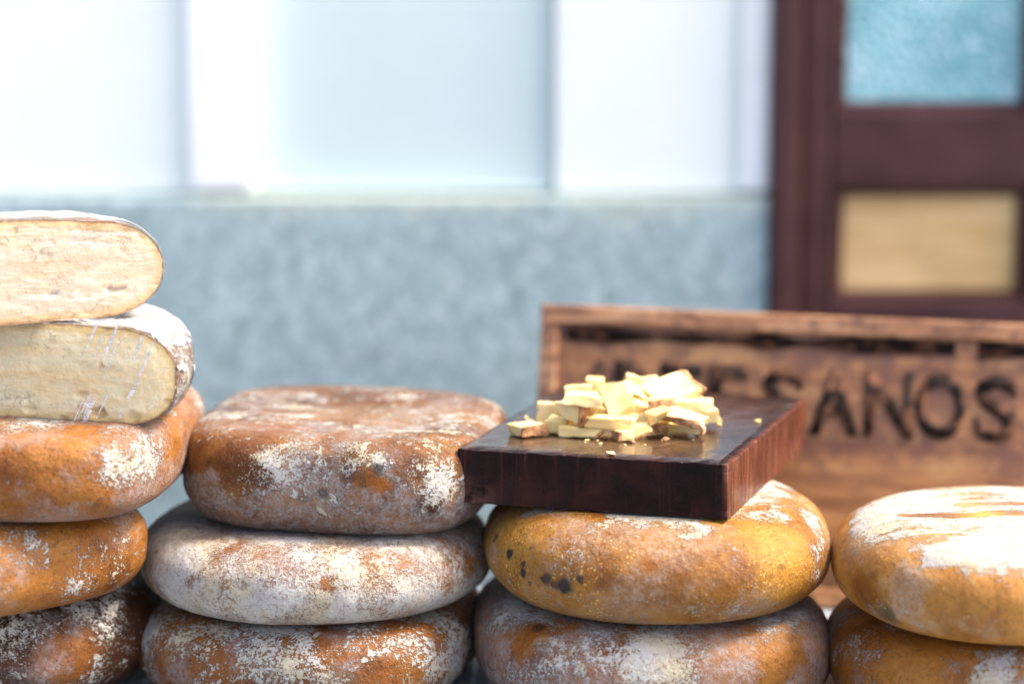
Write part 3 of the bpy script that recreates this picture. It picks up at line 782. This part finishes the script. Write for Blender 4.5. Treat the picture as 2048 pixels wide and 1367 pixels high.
def piece(seed, u, v, hc, w, d, t, yaw, pitch, roll, tx, ty, rind, label, spin=0, rinded=.0022):
    """a hand-cut chunk: six-sided block with its own taper, nicked edges and, on some, a crust along one side"""
    rng = random.Random(seed)
    t *= .82; yaw += rng.uniform(-12, 12) if seed > 1 else 0
    if hc > .011: pitch += rng.uniform(-5, 5); roll += rng.uniform(-5, 5)
    c = on_z(u, v, TOPZ + hc)
    root = empty('cheese_sample', c, (R(pitch), R(roll), R(yaw)))
    tag(root, label, 'cheese piece', GS)
    J = lambda a: rng.uniform(-a, a)
    cs = {}
    for sx in (-1, 1):
        for sy in (-1, 1):
            for sz in (-1, 1):
                kx = 1 - (tx if sx > 0 else 0) * .5; ky = 1 - (ty if sy > 0 else 0) * .5
                cs[(sx, sy, sz)] = Vector((sx * w / 2 * (1 - (ty * .25 if sy > 0 else 0)) + J(w * .16), sy * d / 2 * kx + J(d * .18), sz * t / 2 * (1 - (tx * .35 if sx > 0 else 0)) * 1.0 + J(t * .12)))
    if spin:
        for q in cs.values(): q.rotate(Euler((0, 0, R(spin))))
    N = 8
    def trilin(a, b, g):
        o = Vector((0, 0, 0))
        for (sx, sy, sz), q in cs.items():
            o += q * ((1 + sx * a) / 2 * (1 + sy * b) / 2 * (1 + sz * g) / 2)
        return o
    def rough_box(rx, ry, rz, inset, namp):
        bm = bmesh.new()
        bmesh.ops.create_cube(bm, size=2.0)
        bmesh.ops.subdivide_edges(bm, edges=bm.edges[:], cuts=N, use_grid_fill=True)
        for q in bm.verts:
            a, b, g = q.co
            # pull edges in a little so that corners are rounded
            k = sum(abs(abs(z_) - 1) < 1e-4 for z_ in (a, b, g))
            sh = 1 - (inset * (k - 1) if k > 1 else 0)
            pnt = trilin(rx[0] + (a + 1) / 2 * (rx[1] - rx[0]), ry[0] + (b + 1) / 2 * (ry[1] - ry[0]), rz[0] + (g + 1) / 2 * (rz[1] - rz[0]))
            mid = trilin(sum(rx) / 2, sum(ry) / 2, sum(rz) / 2)
            pnt = mid + (pnt - mid) * sh
            nn = Vector((seed * 3.1, seed * 1.7, seed))
            pnt += Vector((mn.noise(pnt * 160 + nn), mn.noise(pnt * 160 + nn * 2), mn.noise(pnt * 160 + nn * 3))) * namp
            pnt += Vector((mn.noise(pnt * 520 + nn), mn.noise(pnt * 520 + nn * 2), mn.noise(pnt * 520 + nn * 3))) * namp * .55
            q.co = pnt
        return bm
    ax, sg = ('x', 1), 1
    X, Y, Zr = [-1, 1], [-1, 1], [-1, 1]
    if rind:
        ax, sg = rind[1], (1 if rind[0] == '+' else -1)
        th = rinded / {'x': w, 'y': d, 'z': t}[ax] * 2
        lst = {'x': X, 'y': Y, 'z': Zr}[ax]
        rr = [list(X), list(Y), list(Zr)]; idx = 'xyz'.index(ax)
        if sg > 0: lst[1] = 1 - th; rr[idx] = [1 - th * .98, 1.0]
        else: lst[0] = -1 + th; rr[idx] = [-1.0, -1 + th * .98]
        for k in range(3):
            if k != idx: rr[k] = [rr[k][0] * 1.0, rr[k][1] * 1.0]
    bm = rough_box(X, Y, Zr, .035, .0007)
    me_tone = []
    o = bm_obj('paste', bm, SM, root, smooth=True)
    if rind:
        idx = 'xyz'.index(ax); dim = (w, d, t)[idx]
        tone = []
        for q in o.data.vertices:
            dd = (dim / 2 * sg - q.co[idx]) * sg
            tone.append(max(0.0, 1 - dd / .008))
        at = o.data.attributes.new('tone', 'FLOAT', 'POINT'); at.data.foreach_set('value', tone)
        bm_obj('crust', rough_box(*rr, .02, .0007), CM, root, smooth=True)
    for me in [o.data] + [ch.data for ch in root.children if ch.data]:
        if hasattr(me, 'set_sharp_from_angle'): me.set_sharp_from_angle(angle=R(38))
    return root

PIECES = [
 # u, v, height, w, d, t, yaw, pitch, roll, taperx, tapery, crust, label
 (1056, 857, .0053, .020, .019, .0105, 38, 0, 0, .35, 0, '-y', 'small cheese wedge with speckled crust lying alone at the left end of the heap'),
 (1099, 823, .0100, .022, .014, .0185, -28, 0, 0, 0, .2, '+x', 'upright yellow cheese chunk with brown right edge at the back left of the heap'),
 (1113, 848, .0070, .017, .014, .0130, -9, 0, 2, 0, .1, None, 'plain pale cheese block standing beside the lone left wedge'),
 (1170, 862, .0047, .031, .014, .0090, -12, 0, 0, .35, 0, '+x', 'long pale cheese wedge lying on the board, crust on its right tip, at the front'),
 (1148, 822, .0185, .022, .016, .0140, -33, 0, 3, 0, .1, '+x', 'cheese block with orange crust corner stacked above the pale block'),
 (1166, 797, .0290, .027, .018, .0100, -16, -4, 6, 0, .2, None, 'flat cheese slab with a bright top and a dark speck, on the orange crust block'),
 (1159, 777, .0285, .020, .015, .0080, 8, 0, -4, 0, .2, None, 'small white cheese block behind the slab with the dark speck'),
 (1191, 765, .0290, .017, .013, .0090, -12, 0, 4, .1, .1, None, 'cream cheese block at the back left top of the heap'),
 (1234, 796, .0255, .0255, .0265, .0065, -14, 52, -6, 0, .0, None, 'big square cheese slice leaning towards the viewer in the middle of the heap', 17),
 (1214, 844, .0125, .036, .015, .0110, -5, 0, 2, .15, 0, '-x', 'long cheese bar with crust on its left end, lying across the front middle'),
 (1246, 868, .0052, .0125, .0105, .0100, 30, 0, 0, 0, .1, '-x', 'little cheese cube with brown left side, nearest the front edge of the board'),
 (1281, 858, .0070, .0165, .012, .0130, 18, 0, -10, .1, .1, '-z', 'pale cheese cube with crust below it, right of the little brown sided cube'),
 (1317, 854, .0062, .0175, .015, .0110, 4, 0, 0, 0, .1, '-y', 'yellow cheese chunk with dark brown crust facing the front'),
 (1377, 857, .0052, .031, .013, .0085, -15, 0, 0, .4, 0, '+x', 'long thin cheese wedge pointing right at the front right of the heap'),
 (1314, 829, .0175, .0175, .016, .0090, 14, 12, -18, .1, .1, None, 'crumbly white cheese lump sitting above the dark crust chunk'),
 (1321, 805, .0235, .0190, .015, .0115, 8, 0, -4, .1, .2, '-y', 'cheese block with a worn brown crust front, under the large top slab'),
 (1371, 836, .0155, .0290, .020, .0085, -13, 6, 8, 0, .1, '-y', 'broad cheese slab with crust along its lower front, at the right of the heap'),
 (1413, 830, .0095, .0165, .016, .0130, 18, 0, 3, 0, .2, None, 'white cheese block at the right end of the heap'),
 (1379, 804, .0200, .0270, .020, .0120, 6, 4, 3, 0, .1, None, 'bright white cheese block under the large crusted top slab, to the right'),
 (1343, 777, .0300, .0385, .028, .0075, -8, 30, -13, .05, .1, '+x', 'large cheese slab with orange crust on its right edge, on top of the heap', 12),
 (1265, 763, .0290, .0135, .012, .0130, 12, 0, 8, .9, .2, None, 'pointed cheese piece standing at the top middle of the heap'),
 (1296, 764, .0270, .0135, .012, .0090, -5, 0, 0, .2, .2, None, 'small cheese block half hidden behind the top slab'),
 (1279, 786, .0265, .0230, .012, .0060, -12, 15, 28, .1, .1, None, 'thin cheese slice sloping down right of the square slice'),
 (1282, 812, .0180, .0240, .014, .0085, -10, 8, 18, .1, .1, '-x', 'yellow cheese slice wedged below the sloping thin slice'),
 (1186, 819, .0150, .0190, .016, .0140, 10, 0, -4, 0, .1, None, 'yellow cheese block tucked behind the long cheese bar'),
 (1214, 826, .0125, .0190, .018, .0140, -20, 0, 5, 0, .1, None, 'cheese block in shade below the square leaning slice'),
 (1152, 844, .0060, .0170, .014, .0100, -6, 0, 0, 0, .1, None, 'cheese block low between the pale block and the long bar'),
 (1279, 836, .0105, .0200, .016, .0110, 12, 0, -6, 0, .1, None, 'cheese block low in the heap below the sloping slices'),
 (1342, 822, .0110, .0240, .022, .0150, 20, 0, 0, 0, .1, None, 'cheese block inside the right half of the heap'),
 (1232, 788, .0120, .0300, .026, .0200, -8, 0, 0, 0, .1, None, 'cheese block at the rear of the heap behind the square slice'),
 (1300, 790, .0120, .0300, .026, .0200, 14, 0, 0, 0, .1, None, 'cheese block at the rear of the heap under the top slab'),
 (1180, 792, .0110, .0260, .022, .0180, 24, 0, 0, 0, .1, None, 'cheese block at the rear left of the heap under the white blocks'),
 (1404, 812, .0150, .0150, .014, .0120, -10, 5, -6, .2, .2, None, 'small white cheese crumble chunk behind the right end block'),
]
for k, a in enumerate(PIECES):
    piece(k + 1, *a)

CR = [(1330, 878, .0032, 'brown'), (1262, 881, .0034, 'brown'), (1174, 879, .0014, 'pale'), (1195, 880, .0010, 'pale'), (1222, 905, .0030, 'pale'), (1201, 886, .0012, 'pale'),
      (1437, 839, .0026, 'pale'), (1438, 847, .0028, 'pale'), (1515, 841, .0020, 'pale'), (1052, 834, .0020, 'pale'), (1060, 841, .0022, 'pale'), (1230, 866, .0026, 'brown'),
      (1209, 875, .0024, 'brown'), (1170, 884, .0008, 'pale'), (1250, 889, .0010, 'pale'), (1386, 879, .0010, 'pale'), (1290, 889, .0008, 'pale')]
for k, (u, v, r, kind) in enumerate(CR):
    rng = random.Random(900 + k)
    bm = bmesh.new(); bmesh.ops.create_icosphere(bm, subdivisions=2, radius=r)
    sc = (rng.uniform(.9, 1.5), rng.uniform(.6, 1.0), rng.uniform(.4, .6))
    for q in bm.verts:
        q.co = Vector((q.co.x * sc[0], q.co.y * sc[1], q.co.z * sc[2])) * (1 + .55 * mn.noise(q.co / r * 1.3 + Vector((k, k, k))))
    o = bm_obj('cheese_crumb', bm, SM if kind == 'pale' else CM, smooth=False)
    o.location = on_z(u, v, TOPZ + r * .4); o.rotation_euler = (0, 0, rng.uniform(0, 6))
    tag(o, 'tiny pale cheese crumb scattered on the dark board top' if kind == 'pale' else 'tiny brown crust crumb fallen in front of the cheese heap', 'crumb', 'crumbs on the chopping board')

# ------------------------------------------------------------------ carved wooden sign
def sign_wood(name, cols, sc=1.0, burn=0.0, blot=0.0):
    s = NT(name); p = s.obj()
    g = s.noise(s.scale(p, (5 * sc, 30 * sc, 46 * sc)), 1.5, 9, .64, dist=.8); n = s.noise(p, 15, 7, .65)
    c = s.ramp(g, [(.33, cols[0]), (.5, cols[1]), (.67, cols[2])])
    c = s.mix(s.step(n, .48, .70, 0, .55), c, cols[0])
    if blot:
        c = s.mix(s.step(s.noise(s.scale(p, (1, 1, 1.6)), 34, 8, .70), .50, .62, 0, blot), c, (.10, .040, .022))
    z = s.xyz(p)[2]
    if burn:
        zz = s.math('ADD', z, s.math('MULTIPLY', s.math('SUBTRACT', s.noise(p, 20, 6, .6), .5), .06))
        k = s.math('MULTIPLY', s.step(zz, SH * .36, SH * .47), s.step(s.noise(s.off(p, (4, 4, 2)), 30, 8, .70), .42, .60, .15, .95))
        c = s.mix(s.math('MULTIPLY', k, burn), c, (.11, .042, .026))
        bd = s.step(zz, .012, .055, .8, 0)
        c = s.mix(bd, c, (.06, .03, .018))
    return s.pbr(color=c, rough=.42, normal=s.bump(g, .4, .0015), spec=.5)
def scorch_mat(name='scorched black lettering', dens=.5):
    s = NT(name); p = s.obj()
    n = s.noise(p, 48, 7, .68)
    c = s.mix(s.step(n, dens - .06, dens + .14), (.014, .009, .007), (.15, .065, .034))
    return s.pbr(color=c, rough=.85, spec=.15)
SW, SH, ST = .510, .2545, .026
SYAW, SLEAN = R(-10.5), R(-15)
sgn = empty('carved_sign', (.0130, 2.082, TZ + .004), (SLEAN, R(.4), SYAW))
tag(sgn, 'carved reddish brown wooden sign with dark burnt lettering and raised rim, behind the cheeses', 'sign')
w_pan = sign_wood('carved sign wood', ((.19, .070, .021), (.36, .155, .049), (.49, .255, .088)), 1.0, .80)
w_rim = sign_wood('sign rim wood', ((.13, .050, .022), (.38, .175, .070), (.56, .33, .17)), 1.0, .0, .8)
box_obj('panel', .0, SW, .004, ST, .0, SH, w_pan, sgn, .004)
RW = .017
bm = bmesh.new()
bm_box(bm, .0, SW, -.0015, .0035, SH - RW, SH, .003)
bm_box(bm, .0, RW, -.0015, .0035, .0, SH - RW - .001, .003)
bm_box(bm, SW - RW, SW, -.0015, .0035, .0, SH - RW - .001, .003)
bm_box(bm, RW + .001, SW - RW - .001, -.0015, .0035, .0, RW, .003)
for v in bm.verts:
    v.co += Vector((mn.noise(v.co * 30), mn.noise(v.co * 30 + Vector((3, 3, 3))) * .6, mn.noise(v.co * 30 + Vector((7, 1, 3))))) * .003
for v in bm.verts: v.co.y += .0009
bm_obj('rim', bm, w_rim, sgn)
# painted, half worn line along the inside of the rim: uneven dashes of dark paint
def line_mesh():
    bm = bmesh.new()
    rng = random.Random(5)
    def strip(pts, wd):
        prev = None
        for k, (x, z) in enumerate(pts):
            wv = wd * (.95 + .95 * mn.noise(Vector((x * 22, z * 22, 1.5))) + .4 * mn.noise(Vector((x * 51, z * 51, 8.5))))
            horizontal = abs(pts[min(k + 1, len(pts) - 1)][0] - pts[max(k - 1, 0)][0]) > abs(pts[min(k + 1, len(pts) - 1)][1] - pts[max(k - 1, 0)][1])
            d = Vector((0, 0, wv)) if horizontal else Vector((wv, 0, 0))
            a = bm.verts.new(Vector((x, .0022, z)) - d); b = bm.verts.new(Vector((x, .0022, z)) + d)
            gap = mn.noise(Vector((x * 17 + 3, z * 17, 4.2))) < -.30
            if prev and not gap: bm.faces.new((prev[0], a, b, prev[1]))
            prev = (a, b)
    zt = SH - RW - .0075; xl = RW + .006
    strip([(xl + t * (SW - 2 * xl) / 120, zt) for t in range(121)], .0050)
    strip([(xl, zt - t * (zt - RW - .006) / 60) for t in range(61)], .0046)
    strip([(SW - xl, zt - t * (zt - RW - .006) / 60) for t in range(61)], .0046)
    bmesh.ops.solidify(bm, geom=bm.faces[:], thickness=.0012)
    return bm
bm_obj('painted_line', line_mesh(), scorch_mat('worn dark line paint', .50), sgn)
# lettering
sm = scorch_mat()
import mathutils
def letter(ch, u, hgt, zc_, wide):
    cu = bpy.data.curves.new('letter', 'FONT'); cu.body = ch; cu.size = 1.0; cu.extrude = .0; cu.offset = .03
    tmp = bpy.data.objects.new('letter', cu); COL.objects.link(tmp)
    dg = bpy.context.evaluated_depsgraph_get(); dg.update()
    me = bpy.data.meshes.new_from_object(tmp.evaluated_get(dg))
    COL.objects.unlink(tmp); bpy.data.objects.remove(tmp)
    A = np.array([v.co[:] for v in me.vertices]); lo = A.min(0); hi = A.max(0)
    sx = wide / (hi[0] - lo[0]); sz = hgt / (hi[1] - lo[1])
    bm = bmesh.new(); bm.from_mesh(me)
    bmesh.ops.triangulate(bm, faces=bm.faces[:])
    for v in bm.verts:
        x = (v.co.x - (lo[0] + hi[0]) / 2) * sx; z = (v.co.y - (lo[1] + hi[1]) / 2) * sz
        v.co = Vector((u + x, .0022, zc_ + z))
    ret = bmesh.ops.extrude_face_region(bm, geom=bm.faces[:])
    for v in [g for g in ret['geom'] if isinstance(g, bmesh.types.BMVert)]: v.co.y += .0016
    bmesh.ops.recalc_face_normals(bm, faces=bm.faces[:])
    for v in bm.verts: v.co += Vector((mn.noise(v.co * 90), 0, mn.noise(v.co * 90 + Vector((5, 5, 5))))) * .0012
    bm_obj('letter', bm, sm, sgn)
# centres along the sign from the photograph's spacing
LX = [1188, 1261, 1355, 1453, 1564, 1667, 1775, 1876, 1985]
for ch, u in zip('ARTESANOS', LX):
    x = .0 + (u - 1062) / 2285.0
    letter(ch, x, .058, SH - .0755, .043 if ch in 'ANO' else .037)
# rear prop that holds the sign up
bm = bmesh.new()
bm_box(bm, SW / 2 - .012, SW / 2 + .012, ST + .002, ST + .014, .0, SH * .7, .001)
bm_obj('prop', bm, w_rim, sgn)
